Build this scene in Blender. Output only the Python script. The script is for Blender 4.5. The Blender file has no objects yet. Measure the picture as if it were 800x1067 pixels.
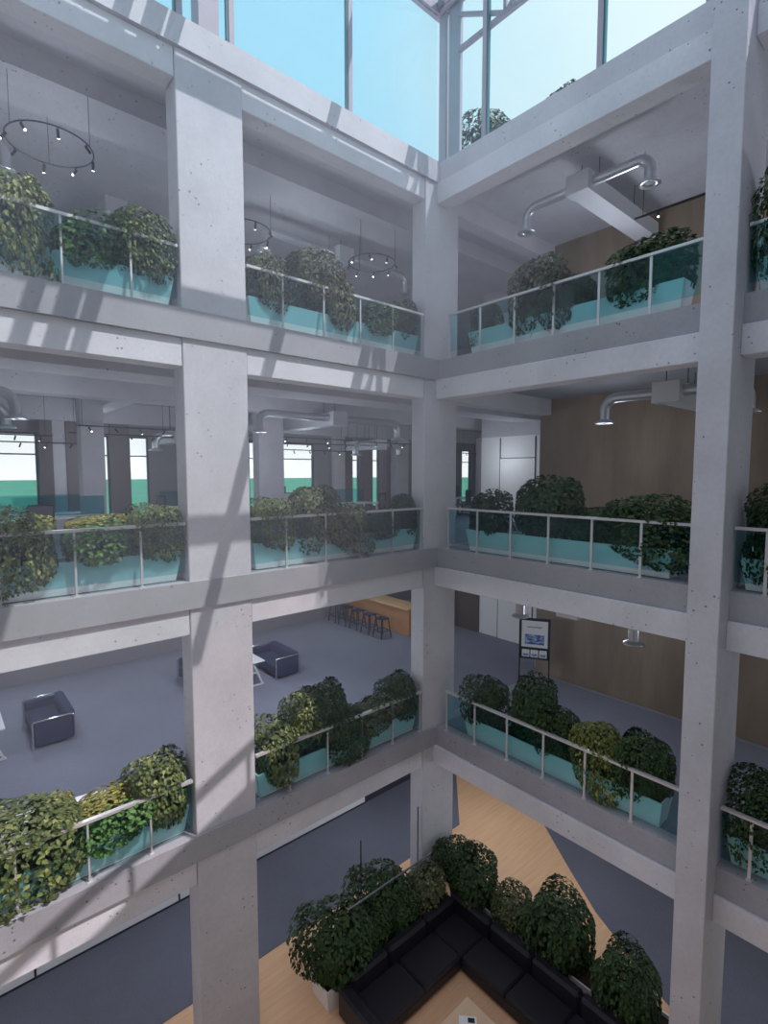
import bpy, math, random
from mathutils import Vector, Matrix
random.seed(7)
SC = bpy.context.scene
COL = SC.collection
PI = math.pi

# ------------------------------------------------------------------ helpers
class MB:
    """collects shapes, then links them as one mesh object"""
    def __init__(s):
        s.v = []; s.f = []; s.m = []; s.sm = []
    def add(s, vs, fs, mi=0, smooth=False):
        o = len(s.v); s.v += [tuple(p) for p in vs]
        for f in fs:
            s.f.append([i + o for i in f]); s.m.append(mi); s.sm.append(smooth)
        return s
    def box(s, x0, x1, y0, y1, z0, z1, mi=0, top=None):
        vs = [(x0,y0,z0),(x1,y0,z0),(x1,y1,z0),(x0,y1,z0),(x0,y0,z1),(x1,y0,z1),(x1,y1,z1),(x0,y1,z1)]
        fs = [(0,3,2,1),(0,1,5,4),(1,2,6,5),(2,3,7,6),(3,0,4,7)]
        s.add(vs, fs, mi); s.add(vs[4:], [(0,1,2,3)], mi if top is None else top)
        return s
    def bevbox(s, x0, x1, y0, y1, z0, z1, b=.02, mi=0):
        """box with chamfered edges"""
        xs=[(x0,x0+b),(x1,x1-b)]; ys=[(y0,y0+b),(y1,y1-b)]; zs=[(z0,z0+b),(z1,z1-b)]
        vs=[];idx={}
        for i in (0,1):
            for j in (0,1):
                for k in (0,1):
                    idx[i,j,k,'x']=len(vs); vs.append((xs[i][0],ys[j][1],zs[k][1]))
                    idx[i,j,k,'y']=len(vs); vs.append((xs[i][1],ys[j][0],zs[k][1]))
                    idx[i,j,k,'z']=len(vs); vs.append((xs[i][1],ys[j][1],zs[k][0]))
        fs=[]
        q=[(0,0),(1,0),(1,1),(0,1)]
        for i in (0,1):
            fs.append([idx[i,a,c,'x'] for a,c in q][::(1 if i else -1)])
            fs.append([idx[c,i,a,'y'] for a,c in q][::(1 if i else -1)])
            fs.append([idx[a,c,i,'z'] for a,c in q][::(1 if i else -1)])
        for a in (0,1):
            for c in (0,1):
                fs.append([idx[0,a,c,'y'],idx[1,a,c,'y'],idx[1,a,c,'z'],idx[0,a,c,'z']])
                fs.append([idx[a,0,c,'x'],idx[a,1,c,'x'],idx[a,1,c,'z'],idx[a,0,c,'z']])
                fs.append([idx[a,c,0,'x'],idx[a,c,1,'x'],idx[a,c,1,'y'],idx[a,c,0,'y']])
        for i in (0,1):
            for j in (0,1):
                for k in (0,1): fs.append([idx[i,j,k,t] for t in 'xyz'])
        return s.add(vs, fs, mi)
    def prism(s, pts, z0, z1, mi=0, top=None):
        n=len(pts); vs=[(x,y,z0) for x,y in pts]+[(x,y,z1) for x,y in pts]
        fs=[(i,(i+1)%n,n+(i+1)%n,n+i) for i in range(n)]+[tuple(range(n-1,-1,-1))]
        s.add(vs,fs,mi); s.add(vs[n:],[tuple(range(n))],mi if top is None else top)
        return s
    def bar(s, a, b, w, h=None, mi=0):
        """square bar from a to b"""
        h=h or w; a=Vector(a); b=Vector(b); d=(b-a).normalized()
        up=Vector((0,0,1)) if abs(d.z)<.95 else Vector((0,1,0))
        r=d.cross(up).normalized()*w/2; u=r.normalized().cross(d).normalized()*h/2
        vs=[a-r-u,a+r-u,a+r+u,a-r+u,b-r-u,b+r-u,b+r+u,b-r+u]
        return s.add(vs,[(0,1,2,3),(7,6,5,4),(0,4,5,1),(1,5,6,2),(2,6,7,3),(3,7,4,0)],mi)
    def tube(s, pts, r, n=10, mi=0, cap=True):
        pts=[Vector(p) for p in pts]; rings=[]; up=None
        rr = r if isinstance(r,(list,tuple)) else [r]*len(pts)
        for i,p in enumerate(pts):
            d=(pts[min(i+1,len(pts)-1)]-pts[max(i-1,0)]).normalized()
            if up is None:
                up=Vector((0,0,1)) if abs(d.z)<.9 else Vector((1,0,0))
            a=d.cross(up).normalized(); b=a.cross(d).normalized(); up=b
            rings.append([p+a*rr[i]*math.cos(2*PI*k/n)+b*rr[i]*math.sin(2*PI*k/n) for k in range(n)])
        vs=[v for g in rings for v in g]; fs=[]
        for i in range(len(pts)-1):
            for k in range(n):
                fs.append((i*n+k,i*n+(k+1)%n,(i+1)*n+(k+1)%n,(i+1)*n+k))
        s.add(vs,fs,mi,True)
        if cap:
            s.add(rings[0],[tuple(range(n))],mi); s.add(rings[-1],[tuple(range(n-1,-1,-1))],mi)
        return s
    def lathe(s, cx, cy, prof, n=20, mi=0):
        vs=[(cx+r*math.cos(2*PI*k/n),cy+r*math.sin(2*PI*k/n),z) for r,z in prof for k in range(n)]
        fs=[(i*n+k,i*n+(k+1)%n,(i+1)*n+(k+1)%n,(i+1)*n+k) for i in range(len(prof)-1) for k in range(n)]
        return s.add(vs,fs,mi,True)
    def build(s, name, mats, parent=None):
        me=bpy.data.meshes.new(name); me.from_pydata(s.v,[],s.f)
        if not isinstance(mats,(list,tuple)): mats=[mats]
        for m in mats: me.materials.append(m)
        me.polygons.foreach_set('material_index',s.m); me.polygons.foreach_set('use_smooth',s.sm)
        me.update()
        o=bpy.data.objects.new(name,me); COL.objects.link(o)
        if parent is not None:
            o.parent=parent; o.matrix_parent_inverse=Matrix.Translation(-parent.location) if parent.type=='EMPTY' and parent.get('fix') else Matrix.Identity(4)
        return o

def tag(o, label, cat, group=None, kind=None):
    o['label']=label; o['category']=cat
    if group: o['group']=group
    if kind: o['kind']=kind
    return o
def root(name, label, cat, loc=(0,0,0), rz=0, group=None):
    o=bpy.data.objects.new(name,None); COL.objects.link(o); o.empty_display_size=.2
    o.location=loc; o.rotation_euler=(0,0,rz)
    return tag(o,label,cat,group)
def struct(name, mb, mats, label, cat):
    return tag(mb.build(name,mats),label,cat,None,'structure')
def copy_tree(o, parent=None):
    c=o.copy(); COL.objects.link(c)
    if parent is not None: c.parent=parent
    for ch in list(o.children): copy_tree(ch,c)
    return c

# ------------------------------------------------------------------ materials
def new_mat(name):
    m=bpy.data.materials.new(name); m.use_nodes=True
    nt=m.node_tree; b=nt.nodes['Principled BSDF']
    return m,nt,b
def plain(name, c, rough=.5, metal=0, spec=.5):
    m,nt,b=new_mat(name)
    b.inputs['Base Color'].default_value=(*c,1); b.inputs['Roughness'].default_value=rough
    b.inputs['Metallic'].default_value=metal; b.inputs['Specular IOR Level'].default_value=spec
    return m
def N(nt,t,**k):
    n=nt.nodes.new(t)
    for a,v in k.items(): setattr(n,a,v)
    return n
def noise_col(nt, scale, c0, c1, lo=.35, hi=.65, detail=6, vec=None, rough=.6):
    t=N(nt,'ShaderNodeTexNoise'); t.inputs['Scale'].default_value=scale; t.inputs['Detail'].default_value=detail
    t.inputs['Roughness'].default_value=rough
    r=N(nt,'ShaderNodeValToRGB'); r.color_ramp.elements[0].position=lo; r.color_ramp.elements[1].position=hi
    r.color_ramp.elements[0].color=(*c0,1); r.color_ramp.elements[1].color=(*c1,1)
    if vec: nt.links.new(vec,t.inputs['Vector'])
    nt.links.new(t.outputs['Fac'],r.inputs['Fac'])
    return r.outputs['Color']
def mul(nt,a,b,fac=1.0,mode='MULTIPLY'):
    x=N(nt,'ShaderNodeMix',data_type='RGBA',blend_type=mode); x.inputs[0].default_value=fac
    nt.links.new(a,x.inputs[6]); nt.links.new(b,x.inputs[7])
    return x.outputs[2]
def geo_pos(nt):
    return N(nt,'ShaderNodeNewGeometry').outputs['Position']

def concrete(name, base):
    m,nt,b=new_mat(name); p=geo_pos(nt)
    c0=tuple(x*.9 for x in base); c1=tuple(min(1,x*1.08) for x in base)
    col=noise_col(nt,.9,c0,c1,.3,.7,5,p)
    col=mul(nt,col,noise_col(nt,14,(.93,.93,.94),(1,1,1),.3,.6,4,p))
    # bug holes: sparse dark pits
    v=N(nt,'ShaderNodeTexVoronoi'); v.inputs['Scale'].default_value=7.5; nt.links.new(p,v.inputs['Vector'])
    msk=N(nt,'ShaderNodeTexNoise'); msk.inputs['Scale'].default_value=1.3; nt.links.new(p,msk.inputs['Vector'])
    th=N(nt,'ShaderNodeMath',operation='MULTIPLY_ADD'); nt.links.new(msk.outputs['Fac'],th.inputs[0])
    th.inputs[1].default_value=.42; th.inputs[2].default_value=-.135
    lt=N(nt,'ShaderNodeMath',operation='LESS_THAN'); nt.links.new(v.outputs['Distance'],lt.inputs[0]); nt.links.new(th.outputs[0],lt.inputs[1])
    pit=N(nt,'ShaderNodeMix',data_type='RGBA'); nt.links.new(lt.outputs[0],pit.inputs[0]); nt.links.new(col,pit.inputs[6])
    pit.inputs[7].default_value=(base[0]*.35,base[1]*.35,base[2]*.37,1)
    nt.links.new(pit.outputs[2],b.inputs['Base Color'])
    b.inputs['Roughness'].default_value=.85; b.inputs['Specular IOR Level'].default_value=.25
    bt=N(nt,'ShaderNodeTexNoise'); bt.inputs['Scale'].default_value=22; bt.inputs['Detail'].default_value=6; nt.links.new(p,bt.inputs['Vector'])
    bp=N(nt,'ShaderNodeBump'); bp.inputs['Strength'].default_value=.12; bp.inputs['Distance'].default_value=.02
    nt.links.new(bt.outputs['Fac'],bp.inputs['Height']); nt.links.new(bp.outputs['Normal'],b.inputs['Normal'])
    return m
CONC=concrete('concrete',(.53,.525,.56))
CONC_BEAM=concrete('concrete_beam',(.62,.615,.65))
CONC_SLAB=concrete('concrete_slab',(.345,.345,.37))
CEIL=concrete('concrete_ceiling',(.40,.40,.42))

def carpet_mat(name,c):
    m,nt,b=new_mat(name); p=geo_pos(nt)
    col=noise_col(nt,60,tuple(x*.82 for x in c),tuple(x*1.15 for x in c),.3,.7,4,p)
    col=mul(nt,col,noise_col(nt,.7,(.9,.9,.9),(1,1,1),.3,.7,3,p))
    nt.links.new(col,b.inputs['Base Color']); b.inputs['Roughness'].default_value=.95; b.inputs['Specular IOR Level'].default_value=.1
    return m
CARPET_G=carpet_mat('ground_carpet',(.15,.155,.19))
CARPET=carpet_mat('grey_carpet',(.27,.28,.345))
def wood_mat(name, c0, c1, sx=.35, sy=6, rough=.45):
    m,nt,b=new_mat(name); p=geo_pos(nt)
    mp=N(nt,'ShaderNodeMapping'); nt.links.new(p,mp.inputs['Vector'])
    mp.inputs['Rotation'].default_value=(0,0,math.radians(62)); mp.inputs['Scale'].default_value=(sx,sy,sy)
    col=noise_col(nt,2.2,c0,c1,.3,.7,7,mp.outputs['Vector'],.65)
    nt.links.new(col,b.inputs['Base Color']); b.inputs['Roughness'].default_value=rough; b.inputs['Specular IOR Level'].default_value=.3
    return m
WOOD=wood_mat('light_wood_floor',(.66,.39,.215),(.78,.50,.295))
TABLEWOOD=wood_mat('table_wood',(.66,.47,.30),(.74,.55,.37))
BARWOOD=wood_mat('bar_wood',(.46,.22,.085),(.58,.30,.13),1.5,1.5)
def brown_wall():
    m,nt,b=new_mat('brown_wall_panel'); p=geo_pos(nt)
    mp=N(nt,'ShaderNodeMapping'); nt.links.new(p,mp.inputs['Vector']); mp.inputs['Scale'].default_value=(1,1.6,.35)
    col=noise_col(nt,1.1,(.20,.155,.115),(.30,.235,.18),.3,.7,8,mp.outputs['Vector'],.6)
    nt.links.new(col,b.inputs['Base Color']); b.inputs['Roughness'].default_value=.6; b.inputs['Specular IOR Level'].default_value=.3
    return m
BROWN=brown_wall()
DARKBROWN=plain('dark_brown_panel',(.10,.065,.045),.6)
DARKBROWN_L=plain('dark_brown_pilaster',(.15,.13,.135),.7)
WALLGREY=plain('window_wall_paint',(.24,.235,.25),.8,0,.2)
WHITE=plain('white_paint',(.80,.80,.80),.45)
PALE=plain('pale_wall_paint',(.78,.78,.79),.6)
DARK=plain('dark_gap',(.03,.03,.04),.7)
STEEL=plain('painted_steel',(.34,.31,.36),.5,0,.3)
STEELD=plain('dark_steel',(.035,.04,.05),.45,.3)
RAILM=plain('brushed_rail',(.62,.61,.62),.38,.35)
CHROME=plain('chrome',(.75,.75,.77),.18,1)
DUCT=plain('galvanised_duct',(.68,.70,.74),.28,.75)
DUCTW=plain('duct_sheet',(.62,.63,.66),.5,.2)
NAVY=plain('navy_fabric',(.040,.050,.100),.9,0,.2)
BLACKL=plain('black_leather',(.014,.013,.018),.45,0,.45)
PLANT_W=plain('white_planter',(.84,.83,.82),.5)
SOIL=carpet_mat('soil',(.05,.036,.026))
BARK=plain('bark',(.10,.07,.045),.9)
BLACKM=plain('black_metal',(.012,.012,.014),.5)
MESHG=plain('grey_mesh_back',(.10,.10,.12),.8)
def glass_mat(name, tint, gloss=.05):
    m,nt,b=new_mat(name); nt.nodes.remove(b); out=nt.nodes['Material Output']
    t=N(nt,'ShaderNodeBsdfTransparent'); t.inputs['Color'].default_value=(*tint,1)
    g=N(nt,'ShaderNodeBsdfGlossy'); g.inputs['Roughness'].default_value=.03; g.inputs['Color'].default_value=(.8,.95,.95,1)
    lw=N(nt,'ShaderNodeLayerWeight'); lw.inputs['Blend'].default_value=.15
    mm=N(nt,'ShaderNodeMath',operation='MULTIPLY_ADD'); nt.links.new(lw.outputs['Fresnel'],mm.inputs[0]); mm.inputs[1].default_value=.35; mm.inputs[2].default_value=gloss*.3
    mx=N(nt,'ShaderNodeMixShader'); nt.links.new(mm.outputs[0],mx.inputs['Fac'])
    nt.links.new(t.outputs[0],mx.inputs[1]); nt.links.new(g.outputs[0],mx.inputs[2]); nt.links.new(mx.outputs[0],out.inputs['Surface'])
    return m
GLASS=glass_mat('teal_glass',(.69,.885,.905))        # two faces deep: tint is squared
GLASS_CLEAR=glass_mat('window_glass',(.975,1,.995))
GLASS_SKY=glass_mat('lantern_glass',(.95,1,1),.0)
SCREEN=glass_mat('teal_screen',(.52,.80,.83))
def leaf_mat(name, c0, c1, c2):
    m,nt,b=new_mat(name)
    a=N(nt,'ShaderNodeAttribute',attribute_name='tone')
    r=N(nt,'ShaderNodeValToRGB'); e=r.color_ramp.elements
    e[0].position=0; e[0].color=(*c0,1); e[1].position=1; e[1].color=(*c2,1)
    x=e.new(.55); x.color=(*c1,1)
    nt.links.new(a.outputs['Fac'],r.inputs['Fac']); nt.links.new(r.outputs['Color'],b.inputs['Base Color'])
    b.inputs['Roughness'].default_value=.55; b.inputs['Specular IOR Level'].default_value=.25
    return m
LEAF={
 'dark':leaf_mat('leaf_dark',(.018,.040,.016),(.036,.070,.024),(.075,.115,.040)),
 'mid':leaf_mat('leaf_mid',(.035,.062,.02),(.105,.140,.045),(.30,.33,.12)),
 'bright':leaf_mat('leaf_bright',(.03,.09,.022),(.07,.17,.04),(.15,.27,.075)),
 'yellow':leaf_mat('leaf_yellow',(.09,.10,.025),(.22,.22,.05),(.42,.40,.09)),
 'yellow_shaded':leaf_mat('leaf_yellow_shaded',(.055,.07,.018),(.14,.16,.035),(.30,.30,.075)),  # yellow leaves with the right wing's shade mixed into the colour
 'olive':leaf_mat('leaf_olive',(.038,.052,.022),(.095,.112,.048),(.22,.225,.105)),
}
def emit(name,c,s):
    m,nt,b=new_mat(name); nt.nodes.remove(b); e=N(nt,'ShaderNodeEmission'); e.inputs['Color'].default_value=(*c,1); e.inputs['Strength'].default_value=s
    nt.links.new(e.outputs[0],nt.nodes['Material Output'].inputs['Surface']); return m
LAMP=emit('lamp_glow',(1,.98,.95),6)

# ------------------------------------------------------------------ dimensions
Z=[0,4.48,8.98,13.47,17.94]           # finished floor levels, last is the roof
LV=['ground','lowest balcony','middle balcony','top balcony','roof']
T=.46; BD=.46                          # slab edge, edge beam depth
XE=24.0; XW=-13.6; YB=-9.9; YE=22.0
CX=[-.205,5.41,11.03,16.64]            # column axes of the left wing
CY=[5.935,12.1]                        # column axes of the right wing
def opp(x): return 7.5+.36*(x-1.04)   # edge of the roof on the near side of the well

# ------------------------------------------------------------------ setting
g=MB(); g.box(-900,900,-900,900,-.6,-.35)
m,nt,b=new_mat('meadow'); nt.links.new(noise_col(nt,.02,(.035,.145,.095),(.05,.19,.125),.3,.7,4,geo_pos(nt)),b.inputs['Base Color']); b.inputs['Roughness'].default_value=.95; b.inputs['Specular IOR Level'].default_value=.05
struct('ground',g,m,'flat green meadow reaching the horizon outside the windows','ground')
struct('floor',MB().box(XW,XE,YB-.2,YE,-.34,0),WOOD,'light wood floor at the bottom of the atrium','floor')
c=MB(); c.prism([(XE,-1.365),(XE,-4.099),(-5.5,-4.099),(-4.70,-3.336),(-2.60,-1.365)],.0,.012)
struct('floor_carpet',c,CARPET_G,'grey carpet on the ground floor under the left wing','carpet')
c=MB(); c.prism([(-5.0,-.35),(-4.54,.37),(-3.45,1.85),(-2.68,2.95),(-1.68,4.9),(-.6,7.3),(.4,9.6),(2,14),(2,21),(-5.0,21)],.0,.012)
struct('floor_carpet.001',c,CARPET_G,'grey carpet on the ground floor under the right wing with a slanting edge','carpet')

def opp_poly(off=0):
    return [(.0,YE),(.0,opp(0)+off),(14,opp(14)+off),(14,-.02),(XE,-.02),(XE,YE)]
for k in (1,2,3,4):
    top=1 if k<4 else 0
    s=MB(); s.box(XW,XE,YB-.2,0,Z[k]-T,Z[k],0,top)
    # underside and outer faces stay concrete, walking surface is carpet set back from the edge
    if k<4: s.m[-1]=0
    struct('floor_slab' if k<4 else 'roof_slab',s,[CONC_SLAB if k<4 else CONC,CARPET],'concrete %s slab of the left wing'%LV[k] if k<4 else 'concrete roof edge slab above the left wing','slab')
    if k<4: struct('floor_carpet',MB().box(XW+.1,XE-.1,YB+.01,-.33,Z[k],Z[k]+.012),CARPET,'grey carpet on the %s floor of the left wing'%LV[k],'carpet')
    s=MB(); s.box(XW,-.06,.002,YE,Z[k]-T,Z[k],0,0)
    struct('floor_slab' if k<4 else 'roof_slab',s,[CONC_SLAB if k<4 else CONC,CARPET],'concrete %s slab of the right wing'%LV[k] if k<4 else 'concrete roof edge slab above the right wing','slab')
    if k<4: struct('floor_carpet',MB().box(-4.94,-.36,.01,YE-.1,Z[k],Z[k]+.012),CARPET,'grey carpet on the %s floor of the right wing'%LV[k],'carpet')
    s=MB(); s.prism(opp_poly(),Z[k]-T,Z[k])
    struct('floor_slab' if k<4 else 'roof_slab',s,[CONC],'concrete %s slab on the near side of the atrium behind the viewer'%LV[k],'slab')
    # edge beams, one per bay, between the columns
    xs=[(CX[i]+.57,CX[i+1]-.57) for i in range(3)]
    nm=['right of the big column','left of the big column','far left beyond the frame']
    for i,(a,b_) in enumerate(xs[:2] if k>0 else xs):
        s=MB(); s.bevbox(a,b_,-.43,-.07,Z[k]-T-BD,Z[k]-T,.012)
        struct('beam',s,CONC_BEAM,'pale concrete beam under the %s edge %s'%(LV[k],nm[i]),'beam')
    ys=[(-.05,5.71),(6.16,11.87)]; nm=['between the corner and the right column','right of the right column']
    for i,(a,b_) in enumerate(ys):
        s=MB(); s.bevbox(-.42,0,a,b_,Z[k]-T-BD,Z[k]-T-.001,.012)
        if i==1:
            for zz in (.12,.2,.38): s.tube([(-.002,a+.05,Z[k]-T-zz),(.004,a+.05,Z[k]-T-zz)],.012,8)
        struct('beam',s,CONC_BEAM,'pale concrete beam under the %s edge of the right wing %s'%(LV[k],nm[i]),'beam')
    # inner beams
    s=MB(); s.box(-7,XE,-2.6,-1.55,Z[k]-T-.40,Z[k]-T)
    struct('beam',s,CEIL if False else CONC,'wide shallow ceiling beam inside the left wing below the %s slab'%LV[k],'beam')
    s=MB(); s.box(-12,XE,-5.6,-5.0,Z[k]-T-.44,Z[k]-T)
    if k<4: struct('beam',s,CONC,'inner ceiling beam midway back in the left wing below the %s slab'%LV[k],'beam')
    s=MB(); s.box(-5.1,-.775,-.47,-.07,Z[k]-T-.46,Z[k]-T)
    struct('beam',s,CONC,'ceiling beam running from the corner column to the brown wall below the %s slab'%LV[k],'beam')
    if k>1:
        for i,x in enumerate((-.2,5.41)):
            s=MB(); s.box(x-.25,x+.25,-9.7,-5.6,Z[k]-T-.44,Z[k]-T)
            struct('beam',s,CONC,'rear cross beam behind the %s below the %s slab'%(('corner column','big left column')[i],LV[k]),'beam')
# columns
cl=['corner column where the two wings meet, broad faced raw concrete','big left concrete column with sunlit face','left wing concrete column outside the frame']
for i in range(3):
    s=MB(); s.bevbox(CX[i]-.57,CX[i]+.565,-.49,-.05,0,Z[4]-T,.012)
    struct('column',s,CONC,cl[i],'column')
for i in range(2):
    s=MB(); s.bevbox(-.785,.36,CY[i]-.225,CY[i]+.225,0,Z[4]+.02,.012)
    struct('column',s,CONC,['tall concrete column at the right standing proud of the slabs','right wing concrete column outside the frame'][i],'column')
for i,(x0,x1,y0,y1,lab) in enumerate([(5.62,6.17,-7.2,-6.75,'pale inner column left of the two narrow windows'),(.76,1.62,-6.2,-5.8,'pale inner column behind the inner bay on the middle balcony'),(-4.48,-3.95,-9.88,-9.6,'pale pilaster between the wide window and the narrow windows'),(-7.9,-7.2,-9.7,-9.2,'pale pilaster near the corner column')]):
    s=MB(); s.bevbox(x0,x1,y0,y1,Z[2],Z[3]-T,.012); struct('column',s,CONC,lab,'column')
# back wall with windows
WIN=[(6.71,9.2),(4.76,5.25),(3.55,4.155),(-.95,-.12),(-3.07,-1.62),(-5.5,-5.1),(-6.68,-6.26),(-13.3,-12.55),(10.2,12.6),(14.5,16.5)]
ws=sorted(WIN)
wl={6.71:'wide back window left of the pale inner column',4.76:'narrow back window just right of the pale inner column',3.55:'tall back window behind the small shrub beside the big column',-.95:'back window half hidden by the big column',-3.07:'wide back window above the cabinet with folders',-5.5:'narrow back window left of its twin near the corner',-6.68:'narrow back window right of its twin near the corner',-13.3:'slim back window seen right of the corner column',10.2:'back window outside the frame at left',14.5:'back window far outside the frame at left'}
wi=0
for k in (1,2,3):
    z0=Z[k]+(.22 if k==2 else .95); z1=Z[k]+3.02; w=MB(); x=XW
    for a,b_ in ws:
        w.box(x,a,YB-.2,YB,Z[k]+.012,Z[k+1]-T); w.box(a,b_,YB-.2,YB,Z[k]+.012,z0); w.box(a,b_,YB-.2,YB,z1,Z[k+1]-T); x=b_
    w.box(x,XE,YB-.2,YB,Z[k]+.012,Z[k+1]-T)
    struct('wall_back',w,WALLGREY,'dark grey back wall with tall windows on the %s floor'%LV[k],'wall')
    for a,b_ in WIN:
        wi+=1; r=root('window_%d'%wi,wl[a]+(' on the %s'%LV[k]),'window',((a+b_)/2,YB-.1,z0)); r['kind']='structure'
        hw=(b_-a)/2; h=z1-z0; f=MB()
        f.box(-hw,-hw+.035,-.06,.06,0,h); f.box(hw-.035,hw,-.06,.06,0,h); f.box(-hw+.035,hw-.035,-.06,.06,0,.05); f.box(-hw+.035,hw-.035,-.06,.06,h-.05,h)
        f.box(-hw+.035,hw-.035,-.05,.05,h-.66,h-.62)
        f.build('window_frame',STEELD,r)
        MB().box(-hw+.035,hw-.035,-.008,.008,.05,h-.05).build('pane',GLASS_CLEAR,r)
for x0,x1,d,mt,lab in ((6.36,6.68,.35,DARKBROWN_L,'dark brown pilaster at the right of the wide back window'),(6.02,6.36,.30,CONC,'pale pilaster between two dark pilasters on the back wall'),(5.70,6.02,.35,DARKBROWN_L,'dark brown pilaster beside the pale inner column'),(4.17,4.75,.12,DARKBROWN_L,'dark pilaster between the two narrow back windows'),(-1.58,-1.0,.05,DARKBROWN_L,'dark pilaster left of the wide window over the cabinet'),(-5.08,-4.5,.05,DARKBROWN_L,'dark pilaster left of the twin windows'),(-6.24,-5.52,.05,DARKBROWN_L,'dark pilaster between the twin windows')):
    struct('pilaster',MB().box(x0,x1,YB+.002,YB+d,Z[2]+.012,Z[2]+3.38),mt,lab,'pilaster')
struct('wall_back_bulkhead',MB().box(XW,XE,YB+.002,YB+.4,Z[2]+3.38,Z[3]-T),CONC,'grey bulkhead over the back windows on the middle balcony floor','wall')
# end wall of left wing, brown wall, white wall with door
struct('wall_near',MB().box(-.1,XE,YE,YE+.2,0,Z[4]-T),WALLGREY,'grey outer wall of the near side behind the viewer','wall')  # unseen outer wall, added to cut horizon light on the lower floors
struct('wall_east',MB().box(XE,XE+.2,YB,YE,0,Z[4]-T),WALLGREY,'grey outer wall far to the left beyond the frame','wall')  # likewise unseen, added to close off light from the side
struct('wall_end',MB().box(XW-.2,XW,YB,YE,0,Z[4]-T),WALLGREY,'grey end wall far behind the corner','wall')
for k in (1,2,3):
    struct('wall_right',MB().box(-5.4,-5.1,-.43,YE,Z[k]+.012,Z[k+1]-T),BROWN,'brown panelled wall behind the %s of the right wing'%LV[k],'wall')
    z0=Z[k]+.012
    w=MB(); w.box(-7.2,-7.0,-4.2,-.43,z0,Z[k]+3.16)
    struct('wall_white',w,PALE,'white wall beside the brown wall on the %s floor'%LV[k],'wall')
    struct('wall_white_side',MB().box(-7.0,-5.4,-.63,-.43,z0,Z[k]+3.16),PALE,'white return wall behind the brown wall on the %s floor'%LV[k],'wall')
    struct('wall_bulkhead',MB().box(-7.2,-7.0,-4.2,-.43,Z[k]+3.16,Z[k+1]-T),CONC,'concrete bulkhead over the white wall on the %s floor'%LV[k],'wall')
    d=root('door_%d'%k,'white flush door in the white wall on the %s floor'%LV[k],'door',(-7.0,-2.55,z0)); d['kind']='structure'
    MB().box(.0,.03,-.74,.74,0,2.33).build('door_leaf',WHITE,d)
    f=MB(); f.box(0,.035,-.765,-.74,0,3.1); f.box(0,.035,.74,.765,0,3.1); f.box(0,.035,-.74,.74,2.33,2.36); f.build('door_gap',STEELD,d)
    MB().bar((.05,.6,1.0),(.05,.6,1.25),.02).build('door_handle',CHROME,d)
struct('trim_1',MB().box(-7.1,-6.95,-5.6,-4.2,Z[1]+.012,Z[2]-T),DARKBROWN,'dark brown wall panel left of the white wall on the lowest balcony floor','panel')
struct('trim_2',MB().box(-7.1,-6.95,-4.42,-4.2,Z[2]+.012,Z[2]+3.16),WALLGREY,'grey pilaster at the left edge of the white wall on the middle balcony floor','panel')
struct('trim_3',MB().box(-6.6,-6.45,-5.9,-5.45,Z[1]+.012,Z[1]+2.6),BARWOOD,'orange wood panel end beside the corner column','panel')
# ground floor partition deep under the left wing
w=MB(); w.box(-1.07,XE,-4.3,-4.1,.05,Z[1]-T)
struct('wall_ground',w,PALE,'pale partition at the back of the ground floor carpet','wall')
w=MB(); w.box(-9,-1.07,-4.3,-4.1,0,Z[1]-T)
struct('wall_ground_dark',w,plain('dark_partition',(.035,.037,.05),.6),'dark partition at the back of the ground floor near the corner column','wall')
w=MB()
for x in (2.9,4.95,8.0,9.1): w.box(x-.02,x+.02,-4.1,-4.09,.05,2.5)
w.box(-1.07,XE,-4.11,-4.08,0.0,.05)
struct('baseboard_ground',w,DARK,'thin dark joints and base of the pale ground floor partition','baseboard')

# ------------------------------------------------------------------ glass lantern over the well
ZR=21.35
GASKET=plain('glass_edge_gasket',(.035,.14,.16),.4)
EV=root('roof_lantern','steel and glass lantern over the atrium with posts, rafters and truss','skylight',(0,0,Z[4])); EV['kind']='structure'
def lpart(name,mb,mat):
    for i,v in enumerate(mb.v): mb.v[i]=(v[0],v[1],v[2]-Z[4])
    return mb.build(name,mat,EV)
for i,cx in enumerate(CX[:3]):
    if i: lpart('post',MB().box(cx-.17,cx+.17,-.32,-.02,Z[4],ZR),STEEL)
    else: lpart('post',MB().box(-.28,-.2,.11,.45,Z[4],ZR),STEEL); lpart('mullion',MB().box(-.36,-.2,-.19,.03,Z[4],ZR),STEEL)
for x in (2.46,4.98,5.86,8.2,10.6,11.5):
    lpart('mullion',MB().box(x-.05,x+.045,-.24,-.10,Z[4],ZR),STEEL); lpart('gasket',MB().box(x+.045,x+.075,-.20,-.12,Z[4],ZR),GASKET)
lpart('post',MB().box(-.30,-.02,CY[0]-.17,CY[0]+.17,Z[4],ZR),STEEL)
for y in (1.20,3.76,5.5,6.4): lpart('mullion',MB().box(-.24,-.10,y-.05,y+.05,Z[4],ZR),STEEL); lpart('gasket',MB().box(-.20,-.12,y+.05,y+.085,Z[4],ZR),GASKET)
lpart('eaves_beam',MB().box(-.3,14,-.28,-.10,ZR-.12,ZR+.16),STEEL)
lpart('eaves_beam',MB().box(-.28,-.10,-.10,opp(0),ZR-.12,ZR+.16),STEEL)
for x,w in ((1.97,.17),(5.0,.15),(5.30,.22),(5.72,.15),(9.4,.17),(11.0,.3)):
    lpart('rafter',MB().box(x-w/2,x+w/2,-.10,opp(x),20.9,21.15),STEEL)
for y in (2.38,4.45,6.65): lpart('purlin',MB().box(max(-.1,1.04+(y-7.5)/.36),14,y-.11,y+.11,21.15,21.3),STEEL)
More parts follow.
